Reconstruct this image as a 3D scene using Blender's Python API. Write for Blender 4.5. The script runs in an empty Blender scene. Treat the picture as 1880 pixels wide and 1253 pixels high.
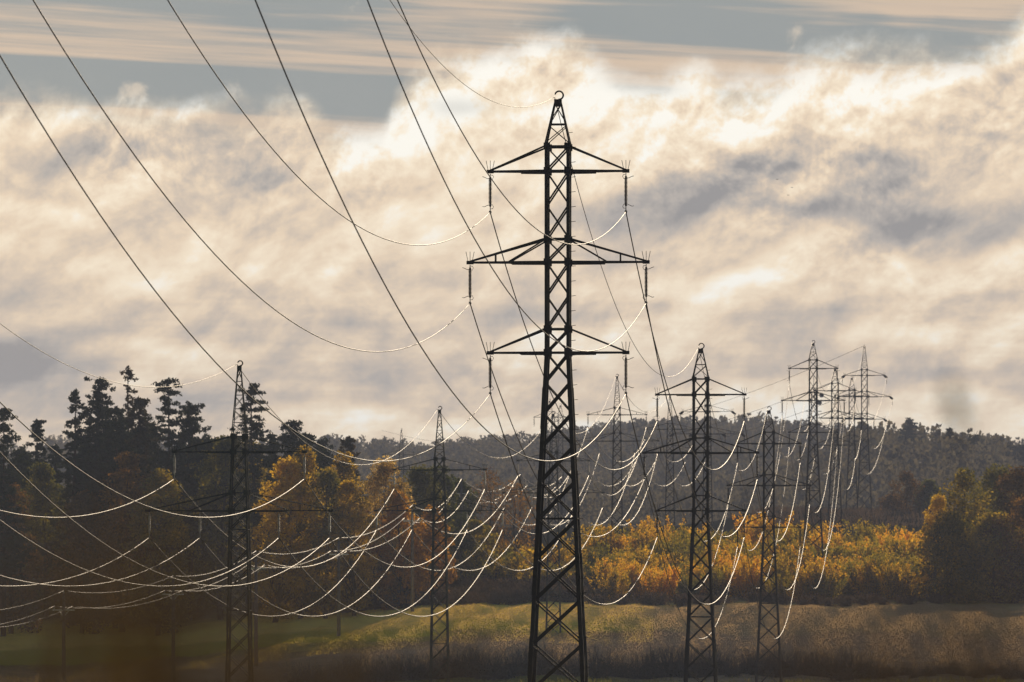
import bpy, math, random
import numpy as np
from mathutils import Vector, Matrix

R = math.radians
FPX = 10444.4          # focal length in photo pixels (1880 wide, 200 mm on 36 mm)
CX, HROW = 940.0, 1000.0
CZ = 20.0              # eye height in world units
rng = np.random.default_rng(7)
random.seed(7)
scene = bpy.context.scene
col = scene.collection

def at(px, row, D):
    return Vector(((px-CX)/FPX*D, D, CZ+(HROW-row)/FPX*D))

# ------------------------------------------------------------------ terrain
_YP = [-80, 0, 10, 40, 100, 200, 300, 560, 578, 592, 640, 690, 722, 760, 800, 900, 1000, 1050, 1200, 1400, 6000]
_HP = [-1.1, -1.1, -1.3, -2.8, -7.2, -13, -14.3, -14.2, -14.1, -13.4, -9.7, -7.7, -7.1, -5.2, -3.0, 0.5, 3.2, 2.6, -4, 0, 0]
def sstep(a, b, x):
    t = np.clip((x-a)/(b-a), 0, 1)
    return t*t*(3-2*t)
def ground_rel(X, Y):
    X = np.asarray(X, float); Y = np.asarray(Y, float)
    h = np.interp(Y, _YP, _HP)
    a = CX + X/np.maximum(Y, 30.0)*FPX
    # falls away to the left of the field, as the poles' feet show
    h = h - 0.10*np.clip(-6-X, 0, 40)*sstep(440, 600, Y)*(1-sstep(680, 790, Y))
    # knoll on the right under the far pylons
    h = h + 2.8*sstep(28, 46, X)*sstep(860, 990, Y)*(1-sstep(1060, 1250, Y))
    # far wooded hill
    top = np.interp(a, [-200, 560, 640, 760, 900, 980, 1060, 1160, 1240, 1400, 1480, 1600, 2100],
                       [815, 812, 815, 822, 815, 806, 797, 783, 778, 776, 785, 800, 830])
    crest = (HROW-top)/FPX*2500-13
    h = h + crest*sstep(1380, 2500, Y)*(1-0.4*sstep(2550, 3200, Y))
    # nearer, darker hill on the right
    top2 = np.interp(a, [1250, 1400, 1500, 1560, 1700, 1780, 1880, 2000, 2300], [985, 895, 825, 803, 805, 818, 838, 848, 865])
    c2 = (HROW-top2)/FPX*1650-11
    h2 = np.maximum(c2, -4)*sstep(1250, 1650, Y)*(1-sstep(1700, 2000, Y))
    h = np.where(Y > 1200, np.maximum(h, h2), h)
    n = 0.16*np.sin(X*0.31+Y*0.043)+0.12*np.sin(X*0.9-Y*0.11+1.3)
    return h + n*sstep(60, 300, Y)
def ground(X, Y):
    return CZ + float(ground_rel(X, Y))

# ------------------------------------------------------------------ node helpers
def lin(r, g, b):
    f = lambda c: ((c/255)/12.92 if c/255 <= .04045 else (((c/255)+.055)/1.055)**2.4)
    return (f(r), f(g), f(b), 1)
class NT:
    def __init__(s, tree): s.t = tree; s.n = tree.nodes; s.l = tree.links
    def new(s, typ, **kw):
        n = s.n.new(typ)
        for k, v in kw.items(): setattr(n, k, v)
        return n
    def put(s, sock, v):
        if hasattr(v, 'is_output'): s.l.new(v, sock)
        elif v is not None: sock.default_value = v
    def m(s, op, a, b=None, c=None, clamp=False):
        n = s.new('ShaderNodeMath', operation=op, use_clamp=clamp)
        s.put(n.inputs[0], a)
        if b is not None: s.put(n.inputs[1], b)
        if c is not None: s.put(n.inputs[2], c)
        return n.outputs[0]
    def smooth(s, a, b, x):
        n = s.new('ShaderNodeMapRange', interpolation_type='SMOOTHSTEP')
        s.put(n.inputs[0], x); n.inputs[1].default_value = a; n.inputs[2].default_value = b
        return n.outputs[0]
    def xyz(s, x, y, z=0.0):
        n = s.new('ShaderNodeCombineXYZ')
        for i, v in enumerate((x, y, z)): s.put(n.inputs[i], v)
        return n.outputs[0]
    def noise(s, vec, scale, detail=5, rough=.55, lac=2.0, dist=0.0, dim='3D'):
        n = s.new('ShaderNodeTexNoise', noise_dimensions=dim)
        s.put(n.inputs['Vector'], vec)
        n.inputs['Scale'].default_value = scale; n.inputs['Detail'].default_value = detail
        n.inputs['Roughness'].default_value = rough; n.inputs['Lacunarity'].default_value = lac
        n.inputs['Distortion'].default_value = dist
        return n
    def mix(s, fac, a, b, typ='MIX'):
        n = s.new('ShaderNodeMix', data_type='RGBA', blend_type=typ)
        s.put(n.inputs[0], fac); s.put(n.inputs[6], a); s.put(n.inputs[7], b)
        return n.outputs[2]
    def ramp(s, fac, stops, interp='LINEAR'):
        n = s.new('ShaderNodeValToRGB'); n.color_ramp.interpolation = interp
        e = n.color_ramp.elements
        while len(e) < len(stops): e.new(.5)
        for i, (p, c) in enumerate(stops): e[i].position = p; e[i].color = c
        s.put(n.inputs[0], fac)
        return n.outputs[0]
    def curve(s, x, pts):
        n = s.new('ShaderNodeFloatCurve')
        c = n.mapping.curves[0]
        while len(c.points) < len(pts): c.points.new(.5, .5)
        for p, (a, b) in zip(c.points, pts): p.location = (a, b); p.handle_type = 'AUTO'
        n.mapping.update(); s.put(n.inputs['Value'], x)
        return n.outputs[0]

def new_mat(name):
    m = bpy.data.materials.new(name); m.use_nodes = True
    t = NT(m.node_tree); t.n.clear()
    out = t.new('ShaderNodeOutputMaterial')
    return m, t, out
def mat_plain(name, c, rough=.6, metal=0., spec=.3, var=.35, nscale=4.0):
    m, t, out = new_mat(name)
    b = t.new('ShaderNodeBsdfPrincipled')
    tc = t.new('ShaderNodeTexCoord')
    n = t.noise(tc.outputs['Object'], nscale, 4)
    f = t.smooth(.3, .7, n.outputs['Fac'])
    colr = t.mix(f, tuple(x*(1-var) for x in c)+(1,), tuple(x*(1+var) for x in c)+(1,))
    t.put(b.inputs['Base Color'], colr)
    b.inputs['Roughness'].default_value = rough; b.inputs['Metallic'].default_value = metal
    b.inputs['Specular IOR Level'].default_value = spec
    t.l.new(b.outputs[0], out.inputs[0])
    return m
def mat_leaf(name, cols, trans=.5, objvar=.25):
    m, t, out = new_mat(name)
    g = t.new('ShaderNodeNewGeometry'); oi = t.new('ShaderNodeObjectInfo')
    tc = t.new('ShaderNodeTexCoord')
    nz = t.noise(tc.outputs['Object'], .45, 3)
    # clumps of leaf colour through the crown, plus a scatter from leaf to leaf
    f = t.m('ADD', t.m('MULTIPLY', t.m('SUBTRACT', nz.outputs['Fac'], .5), 1.9),
            t.m('ADD', .25, t.m('MULTIPLY', g.outputs['Random Per Island'], .5)))
    f = t.m('ADD', f, t.m('MULTIPLY', t.m('SUBTRACT', oi.outputs['Random'], .5), objvar*2), clamp=True)
    stops = [(i/(len(cols)-1), tuple(c)+(1,)) for i, c in enumerate(cols)]
    c = t.ramp(f, stops)
    d = t.new('ShaderNodeBsdfDiffuse'); tr = t.new('ShaderNodeBsdfTranslucent')
    gl = t.new('ShaderNodeBsdfGlossy'); gl.inputs['Roughness'].default_value = .5
    t.put(gl.inputs['Color'], (.5, .5, .5, 1))
    t.put(d.inputs['Color'], c); t.put(tr.inputs['Color'], t.mix(1.0, c, (1.0, .9, .6, 1), 'MULTIPLY'))
    mx = t.new('ShaderNodeMixShader'); mx.inputs[0].default_value = trans
    t.l.new(d.outputs[0], mx.inputs[1]); t.l.new(tr.outputs[0], mx.inputs[2])
    m2 = t.new('ShaderNodeMixShader'); m2.inputs[0].default_value = .03
    t.l.new(mx.outputs[0], m2.inputs[1]); t.l.new(gl.outputs[0], m2.inputs[2])
    t.l.new(m2.outputs[0], out.inputs[0])
    return m

M = {}
M['steel'] = mat_plain('dark_painted_steel', (.011, .0105, .0105), .7, 0, .08)
M['steel_green'] = mat_plain('green_grey_steel', (.022, .03, .03), .7, .0, .05)
M['insul'] = mat_plain('brown_porcelain', (.016, .011, .01), .7, 0, .1)
M['insul_grey'] = mat_plain('grey_porcelain', (.36, .35, .34), .45, 0, .3)
M['fitting'] = mat_plain('galvanised_fitting', (.12, .12, .12), .45, .6)
M['wire'] = mat_plain('aluminium_wire_dim', (.006, .0053, .0046), .6, 1.0, .3, .15)  # same metal as wire_far, colour darkened to hold back the sun glint
M['wire_far'] = mat_plain('aluminium_wire_glint', (.056, .046, .034), .6, 1.0, .3, .12)  # same metal, colour raised to carry the cream sun glint
M['wood_pole'] = mat_plain('grey_concrete_pole', (.11, .105, .11), .8, 0, .2)
M['pole_arm'] = mat_plain('galvanised_arm', (.6, .6, .6), .3, 1.0, .5, .1)
M['bark'] = mat_plain('bark', (.045, .034, .026), .95, 0, .1, .5, 2.0)
M['bark_pine'] = mat_plain('pine_bark', (.05, .032, .022), .95, 0, .1, .5, 2.0)
M['twig'] = mat_plain('bare_twig', (.05, .036, .028), .9, 0, .1, .4, 3.0)
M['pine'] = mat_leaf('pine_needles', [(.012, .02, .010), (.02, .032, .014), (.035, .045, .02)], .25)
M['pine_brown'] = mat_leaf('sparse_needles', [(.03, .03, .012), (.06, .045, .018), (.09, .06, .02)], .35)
M['gold'] = mat_leaf('golden_leaves', [(.09, .09, .016), (.35, .24, .02), (.60, .40, .03), (.76, .52, .05)], .65)
M['olive'] = mat_leaf('olive_leaves', [(.06, .07, .016), (.16, .15, .022), (.42, .30, .03)], .62)
M['pale'] = mat_leaf('pale_yellow_leaves', [(.08, .07, .02), (.32, .22, .04), (.6, .42, .14), (.8, .66, .36)], .55)
M['orange'] = mat_leaf('orange_leaves', [(.10, .06, .012), (.36, .18, .014), (.58, .30, .02)], .65)
M['green'] = mat_leaf('late_green_leaves', [(.035, .048, .012), (.085, .10, .018), (.22, .2, .025)], .58)
M['brown'] = mat_leaf('brown_leaves', [(.05, .035, .014), (.15, .085, .022), (.32, .17, .03)], .55)
M['thicket'] = mat_leaf('thicket_leaves', [(.16, .14, .02), (.52, .34, .028), (.80, .48, .035), (.66, .30, .02)], .7)
M['thicket_green'] = mat_leaf('thicket_green_leaves', [(.09, .10, .018), (.25, .22, .025), (.55, .37, .035)], .65)
M['bramble'] = mat_leaf('dead_bramble', [(.035, .025, .02), (.07, .05, .045), (.11, .08, .065)], .4)
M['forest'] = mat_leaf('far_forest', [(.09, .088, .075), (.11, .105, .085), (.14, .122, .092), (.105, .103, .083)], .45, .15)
M['dry'] = mat_leaf('dry_grass', [(.32, .235, .16), (.40, .30, .21), (.47, .36, .25)], .55)
M['weed'] = mat_leaf('dead_weed', [(.075, .05, .03), (.12, .083, .05), (.16, .113, .07)], .22)
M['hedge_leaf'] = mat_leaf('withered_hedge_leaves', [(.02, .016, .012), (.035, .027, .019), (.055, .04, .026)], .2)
M['meadow'] = mat_leaf('meadow_grass', [(.34, .30, .045), (.62, .50, .09), (.80, .61, .18)], .65)

# ------------------------------------------------------------------ object helpers
def mesh(name, V, F, mat, smooth=False):
    me = bpy.data.meshes.new(name)
    V = np.asarray(V, np.float32).reshape(-1, 3)
    if isinstance(F, np.ndarray):
        k = F.shape[1]; nf = F.shape[0]
        me.vertices.add(len(V)); me.vertices.foreach_set('co', V.ravel())
        me.loops.add(nf*k); me.loops.foreach_set('vertex_index', F.astype(np.int32).ravel())
        me.polygons.add(nf)
        me.polygons.foreach_set('loop_start', np.arange(0, nf*k, k, dtype=np.int32))
        me.polygons.foreach_set('loop_total', np.full(nf, k, np.int32))
        me.update(calc_edges=True)
    else:
        me.from_pydata([tuple(map(float, v)) for v in V], [], F); me.update()
    if smooth: me.polygons.foreach_set('use_smooth', [True]*len(me.polygons))
    me.materials.append(M[mat] if isinstance(mat, str) else mat)
    return me
def link(name, me, parent=None, loc=None):
    o = bpy.data.objects.new(name, me); col.objects.link(o)
    if parent: o.parent = parent
    if loc is not None: o.location = loc
    return o
def tag(o, label=None, cat=None, group=None, kind=None):
    if label: o['label'] = label
    if cat: o['category'] = cat
    if group: o['group'] = group
    if kind: o['kind'] = kind
    return o
def thing(name, label, cat, loc, rz=0, group=None):
    o = bpy.data.objects.new(name, None); col.objects.link(o)
    o.empty_display_size = .3
    o.location = loc; o.rotation_euler = (0, 0, rz)
    return tag(o, label, cat, group)

class MB:
    def __init__(s): s.V = []; s.F = []
    def add(s, V, F):
        b = len(s.V); s.V.extend([tuple(v) for v in V]); s.F.extend([tuple(i+b for i in f) for f in F])
    def bar(s, p, q, w, d=None, ref=None):
        d = d or w
        p = Vector(p); q = Vector(q); t = (q-p)
        if t.length < 1e-6: return
        t.normalize()
        r = Vector(ref) if ref else (Vector((0, 1, 0)) if abs(t.y) < .9 else Vector((0, 0, 1)))
        a = t.cross(r).normalized(); b = t.cross(a).normalized()
        V = []
        for c in (p, q):
            for sx, sy in ((-1, -1), (1, -1), (1, 1), (-1, 1)):
                V.append(c+a*(sx*w/2)+b*(sy*d/2))
        s.add(V, [(3, 2, 1, 0), (4, 5, 6, 7), (0, 1, 5, 4), (1, 2, 6, 5), (2, 3, 7, 6), (3, 0, 4, 7)])
    def angle(s, p, q, w, th, u, v):
        """L-shaped steel angle from p to q: flanges along u and v from the corner line p-q"""
        p = Vector(p); q = Vector(q); u = Vector(u); v = Vector(v)
        prof = [(0, 0), (w, 0), (w, th), (th, th), (th, w), (0, w)]
        V = [c+u*a+v*b for c in (p, q) for a, b in prof]
        F = [(0, 1, 2, 3, 4, 5), (11, 10, 9, 8, 7, 6)] + [(i, i+6, (i+1) % 6+6, (i+1) % 6) for i in range(6)]
        s.add(V, F)
    def tube(s, pts, rad, n=6, cap=True):
        pts = [Vector(p) for p in pts]
        rads = rad if isinstance(rad, (list, tuple)) else [rad]*len(pts)
        V = []; F = []
        for i, p in enumerate(pts):
            t = (pts[min(i+1, len(pts)-1)]-pts[max(i-1, 0)]).normalized()
            r = Vector((0, 0, 1)) if abs(t.z) < .9 else Vector((0, 1, 0))
            a = t.cross(r).normalized(); b = a.cross(t).normalized()
            for k in range(n):
                an = 2*math.pi*k/n
                V.append(p+a*(rads[i]*math.cos(an))+b*(rads[i]*math.sin(an)))
        for i in range(len(pts)-1):
            for k in range(n):
                F.append((i*n+k, i*n+(k+1) % n, (i+1)*n+(k+1) % n, (i+1)*n+k))
        if cap:
            F.append(tuple(reversed(range(n)))); F.append(tuple(range((len(pts)-1)*n, len(pts)*n)))
        s.add(V, F)
    def lathe(s, prof, axis_p, axis_d, n=8):
        """prof: (distance along axis, radius)"""
        p0 = Vector(axis_p); d = Vector(axis_d).normalized()
        r = Vector((0, 1, 0)) if abs(d.y) < .9 else Vector((1, 0, 0))
        a = d.cross(r).normalized(); b = d.cross(a).normalized()
        V = [p0+d*h+a*(q*math.cos(2*math.pi*k/n))+b*(q*math.sin(2*math.pi*k/n)) for h, q in prof for k in range(n)]
        F = [(i*n+k, i*n+(k+1) % n, (i+1)*n+(k+1) % n, (i+1)*n+k) for i in range(len(prof)-1) for k in range(n)]
        F += [tuple(reversed(range(n))), tuple(range((len(prof)-1)*n, len(prof)*n))]
        s.add(V, F)
    def build(s, name, mat, parent=None, smooth=False):
        return link(name, mesh(name, s.V, s.F, mat, smooth), parent)

# ------------------------------------------------------------------ ground sheet
def build_ground():
    ys = np.concatenate([np.linspace(-60, 60, 30), np.linspace(66, 540, 50), np.linspace(544, 830, 180),
                         np.linspace(836, 1300, 70), np.linspace(1320, 3200, 70)])
    ss = np.linspace(-1, 1, 201)
    S, Y = np.meshgrid(ss, ys)
    X = S*(70+.22*np.maximum(Y, 0))
    Z = CZ+ground_rel(X, Y)
    V = np.stack([X, Y, Z], -1).reshape(-1, 3)
    nx, ny = len(ss), len(ys)
    i = (np.arange(ny-1)[:, None]*nx+np.arange(nx-1)[None, :]).ravel()
    F = np.stack([i, i+1, i+nx+1, i+nx], -1)
    m, t, out = new_mat('field_ground')
    tc = t.new('ShaderNodeTexCoord'); sp = t.new('ShaderNodeSeparateXYZ'); t.l.new(tc.outputs['Object'], sp.inputs[0])
    x, y, z = sp.outputs
    n_big = t.noise(t.xyz(t.m('MULTIPLY', x, .03), t.m('MULTIPLY', y, .05)), 1.0, 4)
    n_row = t.noise(t.xyz(t.m('MULTIPLY', x, .06), t.m('MULTIPLY', y, .75)), 1.0, 5, .65)
    n_fine = t.noise(tc.outputs['Object'], 1.6, 6, .7)
    yy = t.m('ADD', y, t.m('MULTIPLY', t.m('SUBTRACT', n_big.outputs['Fac'], .5), 34))
    yy = t.m('ADD', yy, t.m('MULTIPLY', x, .12))
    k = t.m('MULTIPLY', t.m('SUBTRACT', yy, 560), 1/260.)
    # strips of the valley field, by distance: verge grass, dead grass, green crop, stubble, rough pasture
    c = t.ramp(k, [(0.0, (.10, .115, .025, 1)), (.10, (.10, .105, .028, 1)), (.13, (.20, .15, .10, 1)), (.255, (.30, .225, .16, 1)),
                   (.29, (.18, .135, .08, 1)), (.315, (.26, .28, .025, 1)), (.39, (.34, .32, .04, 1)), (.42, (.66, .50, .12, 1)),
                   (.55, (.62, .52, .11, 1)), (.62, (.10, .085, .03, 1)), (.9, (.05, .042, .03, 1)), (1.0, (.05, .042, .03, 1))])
    dry = t.mix(n_row.outputs['Fac'], (.20, .15, .11, 1), (.34, .26, .19, 1))
    right = t.smooth(4, 22, t.m('ADD', x, t.m('MULTIPLY', t.m('SUBTRACT', n_big.outputs['Fac'], .5), 16)))
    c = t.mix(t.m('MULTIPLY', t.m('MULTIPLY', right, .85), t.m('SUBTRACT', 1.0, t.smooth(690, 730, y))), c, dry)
    rowv = t.m('ADD', .55, t.m('MULTIPLY', n_row.outputs['Fac'], .9))
    finev = t.m('ADD', .5, n_fine.outputs['Fac'])
    c = t.mix(1.0, c, t.xyz(rowv, rowv, rowv), 'MULTIPLY')
    c = t.mix(1.0, c, t.xyz(finev, finev, finev), 'MULTIPLY')
    c = t.mix(1.0, c, (1.55, 1.42, 1.25, 1), 'MULTIPLY')
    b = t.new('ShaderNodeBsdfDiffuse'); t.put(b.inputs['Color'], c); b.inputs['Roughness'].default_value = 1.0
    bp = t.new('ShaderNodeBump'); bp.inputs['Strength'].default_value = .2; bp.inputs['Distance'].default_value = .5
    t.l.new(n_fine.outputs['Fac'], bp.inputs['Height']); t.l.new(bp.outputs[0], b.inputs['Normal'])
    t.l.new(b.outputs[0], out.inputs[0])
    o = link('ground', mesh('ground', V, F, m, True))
    tag(o, 'rolling ground of autumn field strips rising to wooded hills', None, None, 'structure')
build_ground()

# ------------------------------------------------------------------ pylons
K1, K2 = .078, .073
def pylon(kind, name, label, px, D, row, k, mat='steel', detail=2, group='lattice pylons', foot_row=None):
    """kind: three (three pairs of arms), two (two tiers), with '_strain' for horizontal insulators. row: photo row of the lowest arm"""
    strain = kind.endswith('strain')
    base = kind.split('_')[0]
    p = at(px, row, D)
    zg = ground(p.x, p.y)-.3
    H = p.z-zg                                   # local height of the lowest arm
    rz = -math.atan(k)
    root = thing(name, label, 'pylon', (p.x, p.y, zg), rz, group)
    w = (.098 if detail >= 2 else .10) if base == 'three' else .07
    if base == 'three':
        arms = [(8.325, 3.12, 1.12), (4.15, 4.05, 1.06), (0.0, 3.12, 1.08)]
        if strain: arms = [(7.7, 3.5, 1.0), (3.95, 4.5, .95), (0.0, 3.5, 1.0)]
        ztop = 11.5 if not strain else 12.7
        shoulder = arms[0][0]+arms[0][2]
        def hw(z):
            if z > shoulder: return .56+(z-shoulder)/(ztop-shoulder)*(.13-.56)
            if z >= 0: return .58
            return .58-z*.048
        levels = [shoulder, arms[0][0], (arms[0][0]+5.2)/2, arms[1][0]+arms[1][2], arms[1][0], (arms[1][0]+arms[2][2])/2, arms[2][2], 0]
    else:
        arms = [(3.6, 4.0, .95), (0.0, 5.65, 1.1)]
        ztop = 8.75
        shoulder = 4.55
        def hw(z):
            if z > shoulder: return .44+(z-shoulder)/(ztop-shoulder)*(.09-.44)
            if z >= 0: return .44+(shoulder-z)/shoulder*.14
            return .58-z*.0175
        levels = [shoulder, 3.6, 2.35, 1.1, 0]
    # lower body panels
    z = 0; step = 1.35 if base == 'three' else 1.15
    low = []
    while z-step > -H+1.2:
        z -= step; low.append(z)
        step = min(step*1.06, 2.4) if base == 'three' else min(step*1.03, 1.7)
    levels = levels+low+[-H]
    lw = .16 if base == 'three' else .1
    # legs, each its own angle with splice plates
    for sx in (-1, 1):
        for sy in (-1, 1):
            b = MB()
            pts = [shoulder, 0, -H]
            for a0, a1 in zip(pts[:-1], pts[1:]):
                n = 1
                P = Vector((sx*hw(a0), sy*hw(a0), a0+H)); Q = Vector((sx*hw(a1), sy*hw(a1), a1+H))
                wd = lw if a0 > 0 else lw*1.15
                b.angle(P, Q, wd, wd*.5, (-sx, 0, 0), (0, -sy, 0))
                if detail >= 2 and a0 <= 0:
                    zz = -1.6
                    i = 0
                    while zz > -H+1:
                        z2 = max(zz-1.9, -H)
                        for zz0, zz1 in ((zz, z2),):
                            P2 = Vector((sx*(hw(zz0)+.02), sy*(hw(zz0)+.02), zz0+H)); Q2 = Vector((sx*(hw(zz1)+.02), sy*(hw(zz1)+.02), zz1+H))
                            b.angle(P2, Q2, wd*1.12, wd*.4, (-sx, 0, 0), (0, -sy, 0))
                        zz -= 3.8
            b.build('leg', mat, root)
    # bracing on four faces
    br = MB()
    for i, (a0, a1) in enumerate(zip(levels[:-1], levels[1:])):
        h0, h1 = hw(a0)-lw*.3, hw(a1)-lw*.3
        th = w*.85 if a0 <= 0 else w*.72
        for f in range(4):
            ax = (lambda u, h: (u, -h)) if f == 0 else (lambda u, h: (u, h)) if f == 1 else (lambda u, h: (-h, u)) if f == 2 else (lambda u, h: (h, u))
            thin = .62 if (f in (0, 2)) else 1.0
            A = ax(-h0, h0); B = ax(h1, h1); C_ = ax(h0, h0); D_ = ax(-h1, h1)
            off = .02
            br.bar((A[0], A[1], a0+H), (B[0], B[1], a1+H), th*.85, .04)
            br.bar((C_[0]*(1-off), C_[1]*(1-off), a0+H), (D_[0]*(1-off), D_[1]*(1-off), a1+H), th*1.1, .04)
        if base == 'two' and i % 4 == 1 or (a0 in [a[0]+a[2] for a in arms]) or (a0 in [a[0] for a in arms]) or (base == 'three' and a0 in low and low.index(a0) == 4):
            for f, (s0, s1) in enumerate((((-1, -1), (1, -1)), ((-1, 1), (1, 1)), ((-1, -1), (-1, 1)), ((1, -1), (1, 1)))):
                br.bar((s0[0]*h0, s0[1]*h0, a0+H), (s1[0]*h0, s1[1]*h0, a0+H), w*.85, .06)
        if detail >= 1 and (a0 in [a[0] for a in arms] or a0 in [a[0]+a[2] for a in arms]):
            for sx in (-1, 1):
                for sy in (-1, 1):
                    gx = sx*(h0-.06); gy = sy*(h0+.05)
                    br.bar((gx, gy, a0+H-.16), (gx, gy, a0+H+.16), .30, .03, ref=(0, 1, 0))
    br.build('body_bracing', mat, root)
    # peak
    pk = MB()
    zs = [shoulder, shoulder+(ztop-shoulder)*.5, ztop] if base == 'three' and not strain else list(np.linspace(shoulder, ztop, 6))
    for sx in (-1, 1):
        for sy in (-1, 1):
            pk.bar((sx*hw(shoulder), sy*hw(shoulder), shoulder+H), (sx*hw(ztop), sy*hw(ztop), ztop+H), w*.75, w*.75)
    for a0, a1 in zip(zs[:-1], zs[1:]):
        h0, h1 = hw(a0), hw(a1)
        for sy in (-1, 1):
            pk.bar((-h0, sy*h0, a0+H+.12), (h1, sy*h1, a1+H-.12), w*.4, .03)
            pk.bar((h0, sy*h0, a0+H+.12), (-h1, sy*h1, a1+H-.12), w*.4, .03)
            pk.bar((-h0, sy*h0, a0+H), (h0, sy*h0, a0+H), w*.5, .04)
            pk.bar((sy*h0, -h0, a0+H+.12), (sy*h1, h1, a1+H-.12), w*.4, .03)
            pk.bar((sy*h0, h0, a0+H+.12), (sy*h1, -h1, a1+H-.12), w*.4, .03)
    pk.bar((0, 0, ztop+H-.2), (0, 0, ztop+H+.12), hw(ztop)*2+.08, hw(ztop)*2+.08)
    pk.build('peak', mat, root)
    # earth-wire ring: an open hook on top of the peak
    rr = MB()
    r0 = .19 if base == 'three' else .15
    cc = Vector((.05, 0, ztop+H+.12+r0))
    pts = [cc+Vector((r0*math.cos(R(a)), 0, r0*math.sin(R(a)))) for a in range(-100, 171, 18)]
    if not strain: rr.tube(pts, .042, 6)
    else: rr.bar((0, 0, ztop+H+.1), (0, 0, ztop+H+.5), .05)
    rr.build('earth_wire_hook', mat, root)
    att = {'E': Vector((-.16 if not strain else 0, 0, ztop+H+.12+r0*.6))}
    # arms
    for ai, (za, span, rise) in enumerate(arms):
        for sx in (-1, 1):
            a = MB()
            zz = za+H; h0 = hw(za); h1 = hw(za+rise)
            T = Vector((sx*span, 0, zz))
            for sy in (-1, 1):
                a.bar((sx*h0, sy*h0, zz), T+Vector((0, sy*.06, 0)), w*.95, .08)
                a.bar((sx*(h0), sy*h0, zz-.05), (sx*(h0+(span-h0)*.45), sy*(h0*.55+.03), zz-.05), w*.9, .06)
                a.bar((sx*h1, sy*h1, zz+rise), T+Vector((0, sy*.05, .05)), w*.8, .07)
                if span > 3.9:
                    f = .66 if base == 'three' else .62
                    P = Vector((sx*(h0+(span-h0)*f), sy*(h0*(1-f)+.06*f), zz))
                    a.bar(P, P+Vector((0, 0, rise*(1-f)+.03)), w*.5, .05)
                if span > 4.02:
                    f = .49
                    P = Vector((sx*(h0+(span-h0)*f), sy*(h0*(1-f)+.06*f), zz))
                    if not (base == 'two' and ai == 0): a.bar((sx*h1, sy*h1, zz+rise-.06), P, w*.68, .06)
            ns = 5
            for j in range(ns):
                f0, f1 = j/ns, (j+1)/ns
                s0 = 1 if j % 2 else -1
                y0 = h0*(1-f0); y1 = h0*(1-f1)
                a.bar((sx*(h0+(span-h0)*f0), s0*y0, zz), (sx*(h0+(span-h0)*f1), -s0*y1, zz), w*.5, .03, ref=(0, 0, 1))
            a.bar(T-Vector((.16, 0, 0)), T+Vector((.16, 0, 0)), .16, .16)
            arm = a.build('crossarm', mat, root)
            if detail >= 1:
                sp = MB()
                for q in (-1, 0, 1):
                    sp.tube([T+Vector((q*.1, 0, .06)), T+Vector((q*.19, 0, .5))], .012 if detail >= 2 else .016, 4)
                s_ = sp.build('bird_spike', mat, arm)
            # insulators
            if base == 'three': hangs = [('UML'[ai]+('L' if sx < 0 else 'R'), span)]
            else: hangs = [('U'+('L' if sx < 0 else 'R'), span)] if ai == 0 else [('O'+('L' if sx < 0 else 'R'), span-.1), ('I'+('L' if sx < 0 else 'R'), 2.43)]
            for key, xs in hangs:
                xs = sx*xs
                if not strain:
                    L = 1.72 if base == 'three' else 1.5
                    ins = MB()
                    top = Vector((xs, 0, zz-.10))
                    rs, rc = (.085, .034) if detail >= 2 else (.09, .045)
                    nsh = 20 if detail >= 2 else 9
                    prof = [(.0, .02), (.12, .02), (.13, .045), (.20, .045)]
                    z0_, z1_ = .22, L-.30
                    for j in range(nsh):
                        u = z0_+(z1_-z0_)*j/nsh; du = (z1_-z0_)/nsh
                        prof += [(u, rc), (u+du*.35, rs), (u+du*.6, rs), (u+du*.9, rc)]
                    prof += [(z1_, .045), (L-.22, .045), (L-.2, .02), (L, .02)]
                    ins.lathe(prof, top, (0, 0, -1), 8)
                    io = ins.build('insulator', 'insul' if base == 'three' else 'insul_grey', root)
                    cl = MB()
                    cl.bar(top+Vector((0, -.18, -L-.03)), top+Vector((0, .18, -L-.03)), .075, .09)
                    cl.lathe([(0, .03), (.03, .06), (.10, .06), (.13, .03)], top+Vector((0, 0, -L+.02)), (0, 0, -1), 6)
                    cl.build('clamp', 'fitting', io)
                    if detail >= 2 or (detail >= 1 and base == 'three'):
                        so = 1 if xs > 0 else -1
                        for zh, dz in ((-.20, -.05), (-L+.25, .05)):
                            hn = MB()
                            c0 = top+Vector((0, 0, zh))
                            hn.tube([c0, c0+Vector((so*.12, 0, dz*.5)), c0+Vector((so*.28, 0, -dz)), c0+Vector((so*.36, 0, -dz+.02))], .014, 5)
                            hn.tube([c0, c0+Vector((-so*.1, 0, dz)), c0+Vector((-so*.15, 0, -dz)), c0+Vector((-so*.12, 0, -dz*2.6)), c0+Vector((-so*.03, 0, -dz*2.8))], .014, 5)
                            hn.build('arcing_horn', mat, io)
                    att[key] = top+Vector((0, 0, -L-.05))
                else:
                    io = None
                    ins = MB()
                    for sy in (-1, 1):
                        st = Vector((xs, sy*.1, zz-.05)); dr = Vector((sx*.28, sy*1.0, -.24)).normalized()
                        for dx in (-.1, .1):
                            prof = [(0, .02), (.1, .05)]
                            for j in range(10): prof += [(.15+j*.12, .06), (.2+j*.12, .13), (.24+j*.12, .06)]
                            prof += [(1.45, .05), (1.5, .02)]
                            ins.lathe(prof, st+Vector((dx, 0, 0)), dr, 6)
                        att[key+('n' if sy < 0 else 'f')] = st+dr*1.5
                    io = ins.build('insulator', 'insul', root)
                    jp = MB()
                    P, Q = att[key+'n'], att[key+'f']
                    jp.tube([P.lerp(Q, t_)+Vector((0, 0, -4*1.1*t_*(1-t_))) for t_ in np.linspace(0, 1, 11)], .03, 5)
                    jp.build('jumper_wire', 'wire', root)
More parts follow.
